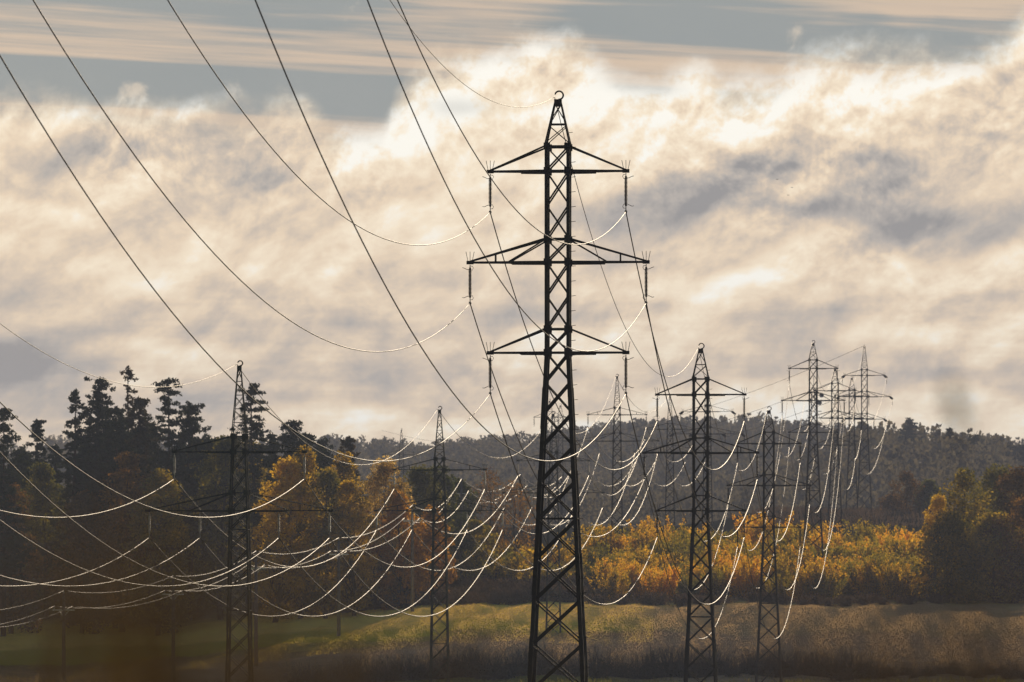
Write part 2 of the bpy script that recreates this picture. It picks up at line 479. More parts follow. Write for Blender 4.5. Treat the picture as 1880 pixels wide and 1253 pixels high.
    if detail >= 2:
        pg = MB(); pg.bar((0, 0, 0), (.28, 0, .03), .024, .024)
        pm = mesh('climbing_peg', pg.V, pg.F, mat)
        leg = [c for c in root.children if c.name.startswith('leg')][2]
        zz = shoulder+.6
        while zz > -H+2.0 and base == 'three':
            x0 = hw(zz)
            link('climbing_peg', pm, leg, (x0-.01, -x0, zz+H))
            zz -= .68
    mw = Matrix.Translation(root.location) @ Matrix.Rotation(rz, 4, 'Z')
    return {k_: mw @ v for k_, v in att.items()}

P = {}
P['A'] = pylon('three', 'lattice_pylon', 'tallest black lattice pylon with three pairs of crossarms, standing nearest in the centre', 1024.5, 261, 648, K1, 'steel', 2)
P['B'] = pylon('three', 'lattice_pylon', 'second largest three-armed lattice pylon, just right of the tall centre pylon', 1286.5, 408, 938, K1, 'steel', 2)
P['E'] = pylon('three', 'lattice_pylon', 'three-armed lattice pylon with its peak at the ridge line in front of the yellow thicket', 1411.5, 567, 968, K1, 'steel', 1)
P['F'] = pylon('three', 'lattice_pylon', 'tall three-armed pylon standing in the yellow thicket, its head above the wooded hill', 1493, 743, 794, K1, 'steel', 1)
P['G'] = pylon('three', 'lattice_pylon', 'three-armed pylon immediately right of the tall thicket pylon, its peak behind that arm', 1533, 870, 817.5, K1, 'steel', 1)
P['L'] = pylon('three', 'lattice_pylon', 'slim distant pylon squeezed between the two taller ones on the dark knoll', 1564, 1050, 810, K1, 'steel', 1)
P['K'] = pylon('three_strain', 'lattice_pylon', 'rightmost pylon on the knoll with horizontal insulators and drooping jumper loops', 1587, 1000, 770, K1, 'steel', 1)
P['C'] = pylon('two', 'lattice_pylon', 'leftmost green-grey two-tier pylon in front of the pines', 439.5, 348, 938, K2, 'steel_green', 2)
P['D'] = pylon('two', 'lattice_pylon', 'two-tier pylon in front of the golden trees, left of the tall centre pylon', 807, 500, 938, K2, 'steel_green', 1)
P['J'] = pylon('two', 'lattice_pylon', 'two-tier pylon seen through the lattice of the tall centre pylon, its foot in the field', 1016, 640, 905, K2, 'steel_green', 1)
P['H'] = pylon('two', 'lattice_pylon', 'two-tier pylon against the hazy hill between the centre pylon and the next one', 1133, 780, 810, K2, 'steel', 1)
P['N'] = pylon('two', 'lattice_pylon', 'faint distant two-tier pylon on the hazy hill left of the second largest pylon', 1230, 905, 830, K2, 'steel', 0)
P['M'] = pylon('two_strain', 'lattice_pylon', 'two-tier strain pylon hidden behind the body of the second largest pylon', 1299, 917, 797, K2, 'steel', 1)
P['T'] = pylon('two', 'lattice_pylon', 'small far pylon rising above the golden trees with only its head showing', 737, 1212, 866, K2, 'steel', 0)
P['Q'] = pylon('three', 'lattice_pylon', 'hazy far pylon left of two behind the lattice of the tall centre pylon', 1009, 1150, 842, .03, 'steel', 0)
P['S'] = pylon('three', 'lattice_pylon', 'hazy far pylon right of two behind the lattice of the tall centre pylon', 1029, 1200, 846, .03, 'steel', 0)

# ------------------------------------------------------------------ conductors
def wire(name, pts, rad, mat, label, cat, group):
    b = MB(); b.tube(pts, rad, 8)
    o = b.build(name, mat, None, True)
    return tag(o, label, cat, group)
def span_pts(p, q, c, n=44):
    p = Vector(p); q = Vector(q); L = math.hypot(q.x-p.x, q.y-p.y)
    return [p.lerp(q, t)-Vector((0, 0, c*L*L*t*(1-t))) for t in np.linspace(0, 1, n)]
NAME = {'A': 'the tall centre pylon', 'B': 'the second largest pylon', 'E': 'the ridge-high pylon', 'F': 'the thicket pylon', 'G': 'the pylon beside it',
        'K': 'the rightmost strain pylon', 'C': 'the leftmost green-grey pylon', 'D': 'the golden-tree pylon', 'J': 'the lattice-hidden pylon',
        'H': 'the hazy hill pylon', 'N': 'the faint far pylon'}
SLOT = {'UL': 'upper left', 'UR': 'upper right', 'ML': 'middle left', 'MR': 'middle right', 'LL': 'lower left', 'LR': 'lower right',
        'OL': 'outer lower left', 'OR': 'outer lower right', 'IL': 'inner lower left', 'IR': 'inner lower right', 'E': 'top'}
def string_line(seq, keys, c, rad, mats, group):
    for a, b, mt, r in seq:
        for kx in keys:
            pa = P[a].get(kx) or P[a].get(kx+'f'); pb = P[b].get(kx) or P[b].get(kx+'n')
            cc = c*(.9 if kx == 'E' else 1)
            e = kx == 'E'
            wire('earth_wire' if e else 'conductor', span_pts(pa, pb, cc), r*(.65 if e else 1), mt,
                 f"{SLOT[kx]} {'earth wire' if e else 'conductor'} from {NAME[a]} to {NAME[b]}", 'earth wire' if e else 'power line', group)
def toward_camera(a, keys, k, b_, c_, umax, r, mt, group, be=None, ce=None):
    for kx in keys:
        p = P[a][kx]; e = kx == 'E'
        bb, cc = (be, ce) if e and be is not None else (b_, c_)
        pts = [p+Vector((-k*u, -u, bb*u+cc*u*u)) for u in np.linspace(0, umax, 60)]
        wire('earth_wire' if e else 'conductor', pts, r*(.62 if e else 1), mt,
             f"near {'earth wire' if e else 'conductor'} swooping up left from the {SLOT[kx]} of {NAME[a]}", 'earth wire' if e else 'power line', group)
K3 = ['UL', 'UR', 'ML', 'MR', 'LL', 'LR', 'E']; KT = ['UL', 'UR', 'OL', 'IL', 'IR', 'OR', 'E']
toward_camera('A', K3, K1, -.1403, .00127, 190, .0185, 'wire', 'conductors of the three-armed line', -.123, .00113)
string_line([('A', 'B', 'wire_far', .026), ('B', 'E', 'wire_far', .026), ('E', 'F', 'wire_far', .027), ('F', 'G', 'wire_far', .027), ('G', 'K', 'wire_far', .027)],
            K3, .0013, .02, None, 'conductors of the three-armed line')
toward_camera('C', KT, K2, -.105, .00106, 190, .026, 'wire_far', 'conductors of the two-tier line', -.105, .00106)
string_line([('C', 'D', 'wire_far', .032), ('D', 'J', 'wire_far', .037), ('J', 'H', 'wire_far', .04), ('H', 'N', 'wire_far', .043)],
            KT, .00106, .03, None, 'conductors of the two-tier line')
# thin far wires leaving the strain pylon on the knoll towards the left
for kx, row in (('E', 790), ('UL', 800), ('ML', 815)):
    p = P['K'].get(kx) or P['K'].get(kx+'f')
    wire('conductor', span_pts(p, at(700, row, 1700), .00008), .03, 'steel',
         f"thin distant wire running left from the {SLOT[kx]} of the rightmost strain pylon", 'power line', 'thin far wires')

# ------------------------------------------------------------------ distribution poles
poles = [(117, 1085, 560), (318, 1058, 590), (470, 1012, 622), (622, 988, 655), (757, 928, 690), (847, 880, 745), (955, 872, 800), (1031, 876, 850)]
plabel = ['slim pole furthest left, lowest in the dark corner', 'slim pole between the far left pole and the leftmost pylon', 'slim pole just right of the leftmost pylon\'s legs',
          'slim pole standing in the green field left of the two-tier pylon', 'slim pole at the field edge with a bright crossarm before the golden trees',
          'slim pole behind the right leg of the golden-tree pylon', 'slim pole beside the bare brown tree left of the tall pylon', 'slim pole head glimpsed through the tall centre pylon']
PT = []
for i, (px, row, D) in enumerate(poles):
    p = at(px, row, D); zg = ground(p.x, p.y)-.3; h = p.z-zg
    root = thing('utility_pole', plabel[i], 'utility pole', (p.x, p.y, zg), -.29, 'slim poles of the small power line')
    b = MB(); b.lathe([(0, .24), (h*.5, .2), (h-.35, .15), (h-.3, .06)], (0, 0, 0), (0, 0, 1), 10); b.build('shaft', 'wood_pole', root, True)
    a = MB(); a.bar((-1.15, 0, h-1.9), (1.15, 0, h-1.9), .13, .13); a.bar((-.55, .0, h-1.9), (0, 0, h-2.6), .05, .05); a.bar((.55, 0, h-1.9), (0, 0, h-2.6), .05, .05)
    a.build('crossarm', 'pole_arm', root)
    loc = []
    for x, z in ((0, h-.3), (-.98, h-1.84), (.98, h-1.84)):
        s = MB(); s.lathe([(0, .03), (.08, .03), (.09, .09), (.16, .1), (.2, .06), (.24, .09), (.3, .05), (.34, .02)], (x, 0, z), (0, 0, 1), 8)
        s.build('insulator', 'insul_grey', root)
        loc.append(Vector((x, 0, z+.3)))
    mw = Matrix.Translation(root.location) @ Matrix.Rotation(-.29, 4, 'Z')
    PT.append([mw @ v for v in loc])
pn = ['far left pole', 'second pole', 'third pole', 'green field pole', 'field edge pole', 'pylon-leg pole', 'bare-tree pole', 'glimpsed pole']
for i in range(len(PT)-1):
    for j, w_ in enumerate(('top', 'left', 'right')):
        L = (PT[i][j]-PT[i+1][j]).length
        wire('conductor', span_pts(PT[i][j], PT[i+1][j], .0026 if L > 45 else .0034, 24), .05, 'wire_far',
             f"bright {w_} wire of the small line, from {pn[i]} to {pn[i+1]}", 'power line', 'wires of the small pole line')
for j, w_ in enumerate(('top', 'left', 'right')):
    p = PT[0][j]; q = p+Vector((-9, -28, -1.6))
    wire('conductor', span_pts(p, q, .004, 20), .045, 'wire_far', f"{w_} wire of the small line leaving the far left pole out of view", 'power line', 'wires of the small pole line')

# ------------------------------------------------------------------ vegetation
def unit(n, r):
    v = r.normal(size=(n, 3)); return v/np.linalg.norm(v, axis=1, keepdims=True)
def leaf_quads(C, size, r, elong=1.0, axis=None, jitter=.35):
    """one small tilted quad per centre"""
    n = len(C)
    a = unit(n, r)
    if axis is not None:
        a = a*jitter+np.asarray(axis)[None, :] if np.ndim(axis) == 1 else a*jitter+axis
        a /= np.linalg.norm(a, axis=1, keepdims=True)
    b = np.cross(a, unit(n, r)); b /= np.linalg.norm(b, axis=1, keepdims=True)+1e-9
    s = (size*(.6+.8*r.random(n)))[:, None]
    A = a*s*elong*.5; B = b*s*.5
    V = np.stack([C-A, C+B*.9, C+A, C-B*.9], 1).reshape(-1, 3)
    F = np.arange(n*4).reshape(n, 4)
    return V, F
def blob(n, c, rad, r, shell=.55):
    d = unit(n, r); q = (shell+(1-shell)*r.random(n))**.7
    return np.asarray(c)+d*q[:, None]*np.asarray(rad)
def limb(mb, p, q, r0, r1, r, wob=.06, n=4, sides=5):
    p = Vector(p); q = Vector(q); L = (q-p).length
    pts = [p.lerp(q, t)+Vector(r.normal(size=3)*wob*L*math.sin(math.pi*t)) for t in np.linspace(0, 1, n)]
    mb.tube(pts, list(np.linspace(r0, r1, n)), sides)

def tree_parts(root, trunk, crowns, bark='bark'):
    trunk.build('trunk', bark, root)
    for V, F, mt in crowns: link('crown', mesh('crown', V, F, mt), root)
def deciduous(px, top, D, w, mat, label, seed, dens=1.0, name='autumn_tree', leaf=.3, low=.12, mat2=None, base_px=None, lift=0, group='autumn trees along the field edge'):
    r = np.random.default_rng(seed)
    X = (px-CX)/FPX*D; zg = ground(X, D)
    h = CZ+(HROW-top)/FPX*D-zg
    root = thing(name, label, 'tree', (X, D, zg-.2), 0, group)
    tr = MB()
    lean = r.normal(size=2)*.03*h
    limb(tr, (0, 0, 0), (lean[0], lean[1], h*.88), max(.12, h*.018), .04, r, .02, 6, 7)
    Vs = []
    nb = int(26+h*1.6)
    for i in range(nb):
        f = low+(1-low)*(i+.5)/nb
        prof = math.sin(math.pi*min(1, (f-low)/(1-low)*.86+.16))**.75
        an = i*2.4+r.normal()*.4
        rr = w*.5*prof*(.35+.65*r.random()**.6)
        c = np.array([lean[0]*f+math.cos(an)*rr, lean[1]*f+math.sin(an)*rr, h*min(f*.97+.02, .97)+r.normal()*.02*h])
        z0 = max(.08*h, c[2]-rr*.9-.08*h)
        if rr > .12*w: limb(tr, (lean[0]*z0/h, lean[1]*z0/h, z0), c, max(.03, h*.006*(1.2-f)), .012, r, .07, 4, 4)
        s = (.10+.08*r.random())*w*.85+.25
        n = int(dens*(70+34*s*s/ max(leaf, .2)**1.2))
        Vs.append(blob(n, c, (s*1.15, s*1.15, s*.8), r, .25))
    C = np.concatenate(Vs)
    C[:, 2] = np.maximum(C[:, 2], .15)
    V, F = leaf_quads(C, leaf, r, 1.25)
    cr = [(V, F, mat)]
    tree_parts(root, tr, cr)
    return root
def pine(px, top, D, w, label, seed, style='scots', mat='pine', group='pines on the left'):
    r = np.random.default_rng(seed)
    X = (px-CX)/FPX*D; zg = ground(X, D)
    h = CZ+(HROW-top)/FPX*D-zg
    root = thing('pine_tree', label, 'tree', (X, D, zg-.2), 0, group)
    tr = MB()
    lx = r.normal()*.25
    limb(tr, (0, 0, 0), (lx, 0, h*.97), h*.013, .05, r, .006, 8, 7)
    Vs = []
    start = {'scots': .30, 'spruce': .2, 'sparse': .32, 'plates': .26}[style]
    n = {'scots': 92, 'spruce': 105, 'sparse': 70, 'plates': 76}[style]
    for i in range(n):
        f = start+(1-start)*((i+.3+r.normal()*.8)/n)
        f = min(max(f, start), .985)
        g = (f-start)/(1-start)
        an = i*2.4+r.normal()*.7
        big = .35+.75*r.random()
        if style == 'scots': L = w*.55*(.38+.62*math.sin(math.pi*min(1, g*.8+.14)))*big*(1 if g < .85 else .6)
        elif style == 'plates': L = w*.55*(1-.78*g**1.3)*big
        elif style == 'spruce': L = w*.5*(1-g*.93)*(.55+.5*r.random())
        else: L = w*.5*(1-.8*g)*big
        tip = np.array([lx*f+math.cos(an)*L, math.sin(an)*L, h*f*.985+(L*(.05+.2*r.random()) if style in ('scots', 'plates') else -L*(.25*r.random()))+r.normal()*.12])
        limb(tr, (lx*f, 0, h*f*.985), tip, .05+.03*(1-g), .012, r, .06, 4, 4)
        m = max(2, int(L/.42))
        for j in range(m):
            q = .28+.72*(j+.5+.5*r.random())/m
            spread = .28+.17*L
            c = np.array([lx*f, 0, h*f*.985])*(1-q)+tip*q+r.normal(size=3)*np.array([spread, spread, spread*.45])
            k = {'scots': 34, 'plates': 34, 'spruce': 28, 'sparse': 12}[style]
            sc = .55+.75*r.random()
            rad = np.array({'scots': (.62, .62, .42), 'plates': (.72, .72, .28), 'spruce': (.48, .48, .24), 'sparse': (.42, .42, .3)}[style])*sc
            Vs.append(blob(int(k*sc*sc)+4, c, rad, r, .05))
    Vs.append(blob(60, (lx, 0, h*.97), (.35, .35, .6), r, .1))
    V, F = leaf_quads(np.concatenate(Vs), .24, r, 1.7)
    tree_parts(root, tr, [(V, F, mat)], 'bark_pine')
    return root

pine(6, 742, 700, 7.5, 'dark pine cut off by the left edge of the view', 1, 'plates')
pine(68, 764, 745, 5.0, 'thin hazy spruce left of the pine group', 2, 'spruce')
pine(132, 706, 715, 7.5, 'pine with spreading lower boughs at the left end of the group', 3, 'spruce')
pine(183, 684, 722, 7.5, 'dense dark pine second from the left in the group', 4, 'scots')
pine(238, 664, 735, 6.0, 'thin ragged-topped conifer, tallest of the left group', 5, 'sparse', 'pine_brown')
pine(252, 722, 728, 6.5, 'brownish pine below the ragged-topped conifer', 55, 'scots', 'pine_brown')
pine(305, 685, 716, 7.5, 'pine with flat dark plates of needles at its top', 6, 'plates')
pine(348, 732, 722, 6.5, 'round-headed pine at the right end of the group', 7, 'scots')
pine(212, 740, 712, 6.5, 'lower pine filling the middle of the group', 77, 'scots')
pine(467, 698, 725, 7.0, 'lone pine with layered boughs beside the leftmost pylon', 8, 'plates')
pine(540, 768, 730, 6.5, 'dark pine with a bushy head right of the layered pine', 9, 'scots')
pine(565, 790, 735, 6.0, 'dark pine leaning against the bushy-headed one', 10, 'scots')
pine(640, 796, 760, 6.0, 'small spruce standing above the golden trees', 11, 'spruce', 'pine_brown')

for i, (px, top, D, w_, st) in enumerate([(38, 822, 770, 7, 'scots'), (100, 812, 775, 7, 'spruce'), (155, 785, 765, 7, 'scots'), (205, 770, 770, 7, 'spruce'), (270, 780, 770, 7.5, 'scots'),
                                    (325, 790, 765, 7, 'spruce'), (372, 800, 770, 7, 'scots'), (425, 800, 775, 7, 'scots'), (500, 790, 772, 6.5, 'spruce'), (590, 805, 780, 6, 'scots')]):
    pine(px, top, D, w_, 'dark conifer filling the back of the left wood, behind the front pines', 80+i, st, group='conifers at the back of the left wood')
dec = [
 (20, 880, 705, 9, 'brown', 'dark brown tree at the left edge under the pines'),
 (85, 850, 725, 8, 'olive', 'olive tree between the hazy spruce and the pines'),
 (150, 900, 700, 9, 'brown', 'brown-leaved tree at the foot of the left pines'),
 (225, 835, 705, 8, 'brown', 'brown tree in front of the ragged conifer'),
 (290, 870, 698, 9, 'olive', 'olive tree below the flat-topped pine'),
 (365, 812, 730, 8, 'olive', 'dull olive tree at the right foot of the pine group'),
 (405, 795, 715, 9, 'olive', 'olive-gold tree left of the leftmost pylon'),
 (455, 815, 735, 8, 'olive', 'muted yellow-green tree behind the leftmost pylon'),
 (505, 838, 700, 8.5, 'gold', 'golden tree right of the leftmost pylon'),
 (552, 832, 705, 7.5, 'gold', 'bright golden tree under the bushy-headed pine'),
 (598, 862, 703, 7.5, 'olive', 'olive tree between the golden and pale trees'),
 (632, 836, 735, 7.5, 'gold', 'russet-gold tree under the small spruce'),
 (650, 880, 700, 7, 'gold', 'yellow tree in front of the russet tree'),
 (695, 846, 712, 8.5, 'pale', 'pale yellow tree with glittering leaves'),
 (738, 905, 706, 7, 'orange', 'orange-brown tree right of the glittering pale tree'),
 (765, 858, 735, 8.5, 'olive', 'olive tree behind the left arm of the golden-tree pylon'),
 (812, 862, 745, 7.5, 'green', 'dark green tree behind the golden-tree pylon'),
 (845, 880, 760, 6.5, 'green', 'dark green tree right of the golden-tree pylon'),
 (795, 930, 718, 6, 'orange', 'orange tree at the foot of the golden-tree pylon'),
 (875, 955, 745, 6, 'olive', 'low olive tree left of the bare brown tree'),
]
for i, (px, top, D, w, mt, lb) in enumerate(dec):
    deciduous(px, top, D, w, mt, lb, 100+i, dens=.62, leaf=.27 if mt != 'pale' else .22, low=.05)
deciduous(905, 862, 770, 6.5, 'brown', 'half bare brown tree left of the tall centre pylon', 141, dens=.12, leaf=.22, low=.3)
deciduous(945, 885, 775, 6.5, 'brown', 'thin brown tree nearest the left side of the tall centre pylon', 142, dens=.14, leaf=.22, low=.25)
# big dark trees on the right
big = [(1768, 866, 728, 11, 'olive', 'leafy tree with sunlit yellow tips at the left of the right-hand clump', .34),
       (1712, 905, 718, 5, 'gold', 'small yellow-leaved tree at the left edge of the right-hand clump', .4),
       (1822, 858, 748, 12, 'olive', 'tall olive tree in the middle of the right-hand clump', .42),
       (1872, 862, 738, 11, 'brown', 'russet tree at the right edge of the view', .4),
       (1742, 950, 716, 9.5, 'olive', 'low dark green tree at the foot of the right-hand clump', .5),
       (1825, 950, 714, 12, 'olive', 'dark tree in front of the right-hand clump', .55),
       (1885, 920, 712, 11, 'brown', 'dark brown tree in the lower right corner of the clump', .5)]
for i, (px, top, D, w, mt, lb, ds) in enumerate(big):
    deciduous(px, top, D, w, mt, lb, 200+i, dens=ds, leaf=.27, low=.03, group='trees of the right-hand clump')
# shrubs on the knoll
for i, (px, top, D, w, lb) in enumerate([(1665, 868, 985, 6.5, 'bare-twigged shrub on the knoll beside the far pylons'), (1705, 884, 990, 5, 'dark bush on the knoll nearest the right-hand clump'),
                                         (1640, 908, 1000, 5, 'small dark bush on the knoll left of the bare-twigged shrub')]):
    deciduous(px, top, D, w, 'brown' if i != 1 else 'green', lb, 300+i, dens=.25 if i != 1 else .6, leaf=.3, low=.05, name='knoll_shrub', group='shrubs on the knoll')
# skyline conifers on the right-hand hill
for i, (px, top, D, lb) in enumerate([(1672, 767, 1600, 'tallest conifer on the right-hand hill skyline'), (1745, 784, 1610, 'pointed conifer right of the tallest one on the skyline'),
                                      (1790, 800, 1600, 'round-topped pine on the falling part of the skyline'), (1849, 816, 1580, 'small pine near the right edge of the skyline'),
                                      (1878, 817, 1570, 'pine on the skyline at the right edge of the view'), (1186, 772, 2450, 'single conifer on the far hill behind the hazy hill pylon')]):
    pine(px, top, D, 9, lb, 400+i, ['plates', 'spruce', 'scots', 'scots', 'scots', 'spruce'][i], group='conifers on the skyline')

# shrub prototypes: many upright shoots with leaves along them
def shrub_meshes(seed, h, w, mat, shoots, per, leaf, elong=1.6):
    r = np.random.default_rng(seed)
    tw = MB(); Cs = []; Ax = []
    for i in range(shoots):
        b = np.array([r.normal()*w*.16, r.normal()*w*.16, 0])
        tip = np.array([b[0]*2.2+r.normal()*w*.13, b[1]*2.2+r.normal()*w*.13, h*(.55+.45*r.random())])
        limb(tw, b, tip, .03, .008, r, .04, 3, 3)
        t = r.random(per)**.75*.92+.08
        c = b[None]*(1-t[:, None])+tip[None]*t[:, None]+r.normal(size=(per, 3))*np.array([.26, .26, .2])*(1.15-.7*t[:, None])
        Cs.append(c)
        d = (tip-b)/np.linalg.norm(tip-b); Ax.append(np.repeat(d[None], per, 0))
    V, F = leaf_quads(np.concatenate(Cs), leaf, r, elong, np.concatenate(Ax), .9)
    V[:, 2] = np.maximum(V[:, 2], .02)
    return mesh('stems', tw.V, tw.F, 'twig'), mesh('leaves', V, F, mat)
def place_shrubs(protos, spots, name, labels, cat, group, scale=(.8, 1.2)):
    r = np.random.default_rng(len(spots)*7+len(name))
    for i, (X, Y, s, pi) in enumerate(spots):
        st, lv = protos[pi % len(protos)]
        root = thing(name, labels if isinstance(labels, str) else labels[pi % len(labels)], cat, (X, Y, ground(X, Y)-.1), r.random()*6.28, group)
        root.scale = (s, s, s*(.9+.25*r.random()))
        link('stems', st, root)
        if lv: link('leaves', lv, root)
thk = [shrub_meshes(500+i, 5.0, 4.4, 'thicket' if i % 3 else 'thicket_green', 46, 84, .165) for i in range(7)]
sp = []
r = np.random.default_rng(55)
for row_i, (Y0, px0, px1, n, s) in enumerate([(728, 1110, 1720, 26, .95), (742, 1080, 1730, 26, 1.05), (758, 1085, 1740, 26, 1.1), (776, 1075, 1740, 26, 1.18), (794, 1070, 1720, 26, 1.2)]):
    for j in range(n):
        px = px0+(px1-px0)*(j+.5+.4*r.normal()*.6)/n; Y = Y0+r.normal()*4
        sp.append(((px-CX)/FPX*Y, Y, s*(.75+.4*r.random()), int(r.integers(0, 7))))
place_shrubs(thk, sp, 'thicket_shrub', 'yellow and orange shrub in the dense thicket behind the field on the right', 'shrub', 'shrubs of the yellow thicket')
# brambles and weeds between field and trees in the middle
brm = [shrub_meshes(600+i, 2.6, 3.6, 'bramble', 40, 42, .17) for i in range(4)]
sp = []
for Y0, px0, px1, n, s in [(704, 1080, 1740, 26, .55), (712, 560, 1110, 26, .8), (724, 640, 1110, 24, .95), (734, 840, 1110, 13, .9)]:
    for j in range(n):
        px = px0+(px1-px0)*(j+.5+.3*r.normal())/n; Y = Y0+r.normal()*3
        sp.append(((px-CX)/FPX*Y, Y, s*(.75+.5*r.random()), int(r.integers(0, 4))))
place_shrubs(brm, sp, 'bramble_bush', 'low mauve-brown bramble at the far edge of the field', 'bush', 'brambles along the field edge')
orb = [shrub_meshes(650+i, 3.2, 3.6, ['thicket', 'gold', 'thicket_green'][i], 34, 52, .19) for i in range(3)]
sp = []
for Y0, px0, px1, n, s in [(742, 860, 1090, 10, 1.2), (758, 840, 1090, 11, 1.4), (776, 860, 1080, 10, 1.4), (752, 740, 860, 5, 1.0)]:
    for j in range(n):
        px = px0+(px1-px0)*(j+.5+.3*r.normal())/n; Y = Y0+r.normal()*3
        sp.append(((px-CX)/FPX*Y, Y, s*(.7+.5*r.random()), int(r.integers(0, 3))))
place_shrubs(orb, sp, 'autumn_shrub', ['orange shrub among the brambles behind the tall centre pylon', 'golden shrub among the brambles behind the tall centre pylon', 'yellow-green shrub among the brambles behind the tall centre pylon'], 'shrub', 'shrubs behind the tall centre pylon')
# leafless hedge in front of the field
def twig_mesh(seed, h, w, n):
    r = np.random.default_rng(seed); tw = MB()
    for i in range(n):
        b = Vector((r.normal()*w*.2, r.normal()*w*.2, 0))
        tip = Vector((b.x*2+r.normal()*w*.14, b.y*2+r.normal()*w*.14, h*(.45+.55*r.random())))
        limb(tw, b, tip, .028, .008, r, .05, 4, 3)
        for q in range(4):
            t = .35+.6*r.random(); p0 = b.lerp(tip, t)
            limb(tw, p0, p0+Vector((r.normal()*.3, r.normal()*.3, .25+.5*r.random()))*(h/3), .012, .005, r, .08, 3, 3)
    return mesh('twigs', tw.V, tw.F, 'twig')
hd = []
for i in range(5):
    r2 = np.random.default_rng(700+i)
    C = blob(700, (0, 0, .55), (1.6, 1.2, .85), r2, .1); C[:, 2] = np.maximum(C[:, 2], .05)
    V, F = leaf_quads(C, .17, r2, 1.3)
    hd.append((twig_mesh(700+i, 3.0, 2.6, 46), mesh('dead_leaves', V, F, 'hedge_leaf')))
sp = []
for j in range(96):
    px = 540+(1890-540)*(j+.5+.3*r.normal())/96; Y = 588+r.normal()*2
    big_ = .62+.5*r.random()
    if 1590 < px: big_ *= .62
    if px < 900: big_ *= 1.15
    if 1060 < px < 1600: big_ *= 1.1
    sp.append(((px-CX)/FPX*Y, Y, big_, int(r.integers(0, 5))))
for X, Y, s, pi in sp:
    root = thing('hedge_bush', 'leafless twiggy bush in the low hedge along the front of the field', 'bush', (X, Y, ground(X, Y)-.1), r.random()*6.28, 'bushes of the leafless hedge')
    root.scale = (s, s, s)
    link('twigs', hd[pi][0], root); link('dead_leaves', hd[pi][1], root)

# dry grass over the fields: uncountable
def grass(name, n, px0, px1, Y0, Y1, h, mat, label, seed, wdt=.05, noise_cut=0, soft=False):
    r = np.random.default_rng(seed)
    Y = Y0+(Y1-Y0)*r.random(n); px = px0+(px1-px0)*r.random(n)
    X = (px-CX)/FPX*Y
    if soft: px = px0+(px1-px0)*r.random(n)**.75; X = (px-CX)/FPX*Y
    keep = np.sin(X*.21+Y*.13)+np.sin(X*.09-Y*.3)+r.normal(size=n)*1.2 > noise_cut
    X, Y = X[keep], Y[keep]; n = len(X)
    Z = CZ+ground_rel(X, Y)-.03
    B = np.stack([X, Y, Z], -1)
    hh = h*(.4+.9*r.random(n)); an = r.random(n)*6.28
    d = np.stack([np.cos(an), np.sin(an), np.zeros(n)], -1)*wdt
    lean = np.stack([r.normal(size=n)*.3, r.normal(size=n)*.3, np.ones(n)], -1)*hh[:, None]
    V = np.stack([B-d, B+d, B+lean+d*.3, B+lean-d*.3], 1).reshape(-1, 3)
    F = np.arange(n*4).reshape(n, 4)
    o = link(name, mesh(name, V, F, mat))
    return tag(o, label, None, None, 'stuff')
grass('dry_grass', 150000, 640, 1960, 592, 706, .11, 'dry', 'pale dry grass covering the field on the right', 1, .03, -9, True)
grass('meadow_grass', 70000, -60, 1200, 625, 708, .09, 'meadow', 'short green and yellow grass on the field to the left', 2, .03, -9)
grass('verge_grass', 16000, -80, 1960, 540, 584, .3, 'green', 'green verge grass in front of the hedge', 3, .05, -1)
grass('knoll_grass', 9000, 1380, 1800, 930, 1060, .7, 'bramble', 'brown rough grass on the knoll', 4, .09, -1)
# tall reeds catching light in the lower left
grass('reed_grass', 2600, -60, 270, 515, 575, 3.4, 'dry', 'tall dead reeds in the dark lower left corner', 5, .03, -9)

# far forest: one mass on the hills
def forest():
    r = np.random.default_rng(99)
    protos = []
    for i in range(8):
        h = 1.0
        conif = i >= 5
        Cs = []
        for j in range(16):
            f = .25+.75*j/16
            an = j*2.4; pr = (math.sin(math.pi*min(1, f*.8+.1)))*.30 if not conif else .28*(1.06-f)
            c = (math.cos(an)*pr, math.sin(an)*pr, f*.95)
            Cs.append(blob(13, c, (.13, .13, .09) if not conif else (.09, .09, .05), r, .4))
        V, F = leaf_quads(np.concatenate(Cs), .075, r, 1.2)
        protos.append(V)
    out = []
    cnt = 0
    tries = 0
    while cnt < 2100 and tries < 60000:
        tries += 1
        Y = 1330+1220*r.random()**.8; px = -40+2000*r.random()
        X = (px-CX)/FPX*Y
        if px < 520 and r.random() < .75: continue
        g = float(ground_rel(X, Y))
        h = 11+6*r.random()
        row = HROW-(g+h)/Y*FPX
        if row > 985: continue
        if Y < 1400 and px > 1480 and px < 1750: pass
        V = protos[int(r.integers(0, 8)) if r.random() < .8 else 6]
        a = r.random()*6.28; c, s = math.cos(a), math.sin(a)
        Vr = np.stack([V[:, 0]*c-V[:, 1]*s, V[:, 0]*s+V[:, 1]*c, V[:, 2]], -1)*np.array([h*.85, h*.85, h])
        out.append(Vr+np.array([X, Y, CZ+g-.5])); cnt += 1
    # crest rows so that the skyline is closed
    V = np.concatenate(out); n = len(V)//4
    o = link('far_forest', mesh('far_forest', V, np.arange(n*4).reshape(n, 4), 'forest'))
    tag(o, 'hazy autumn forest covering the distant hills', None, None, 'stuff')
forest()

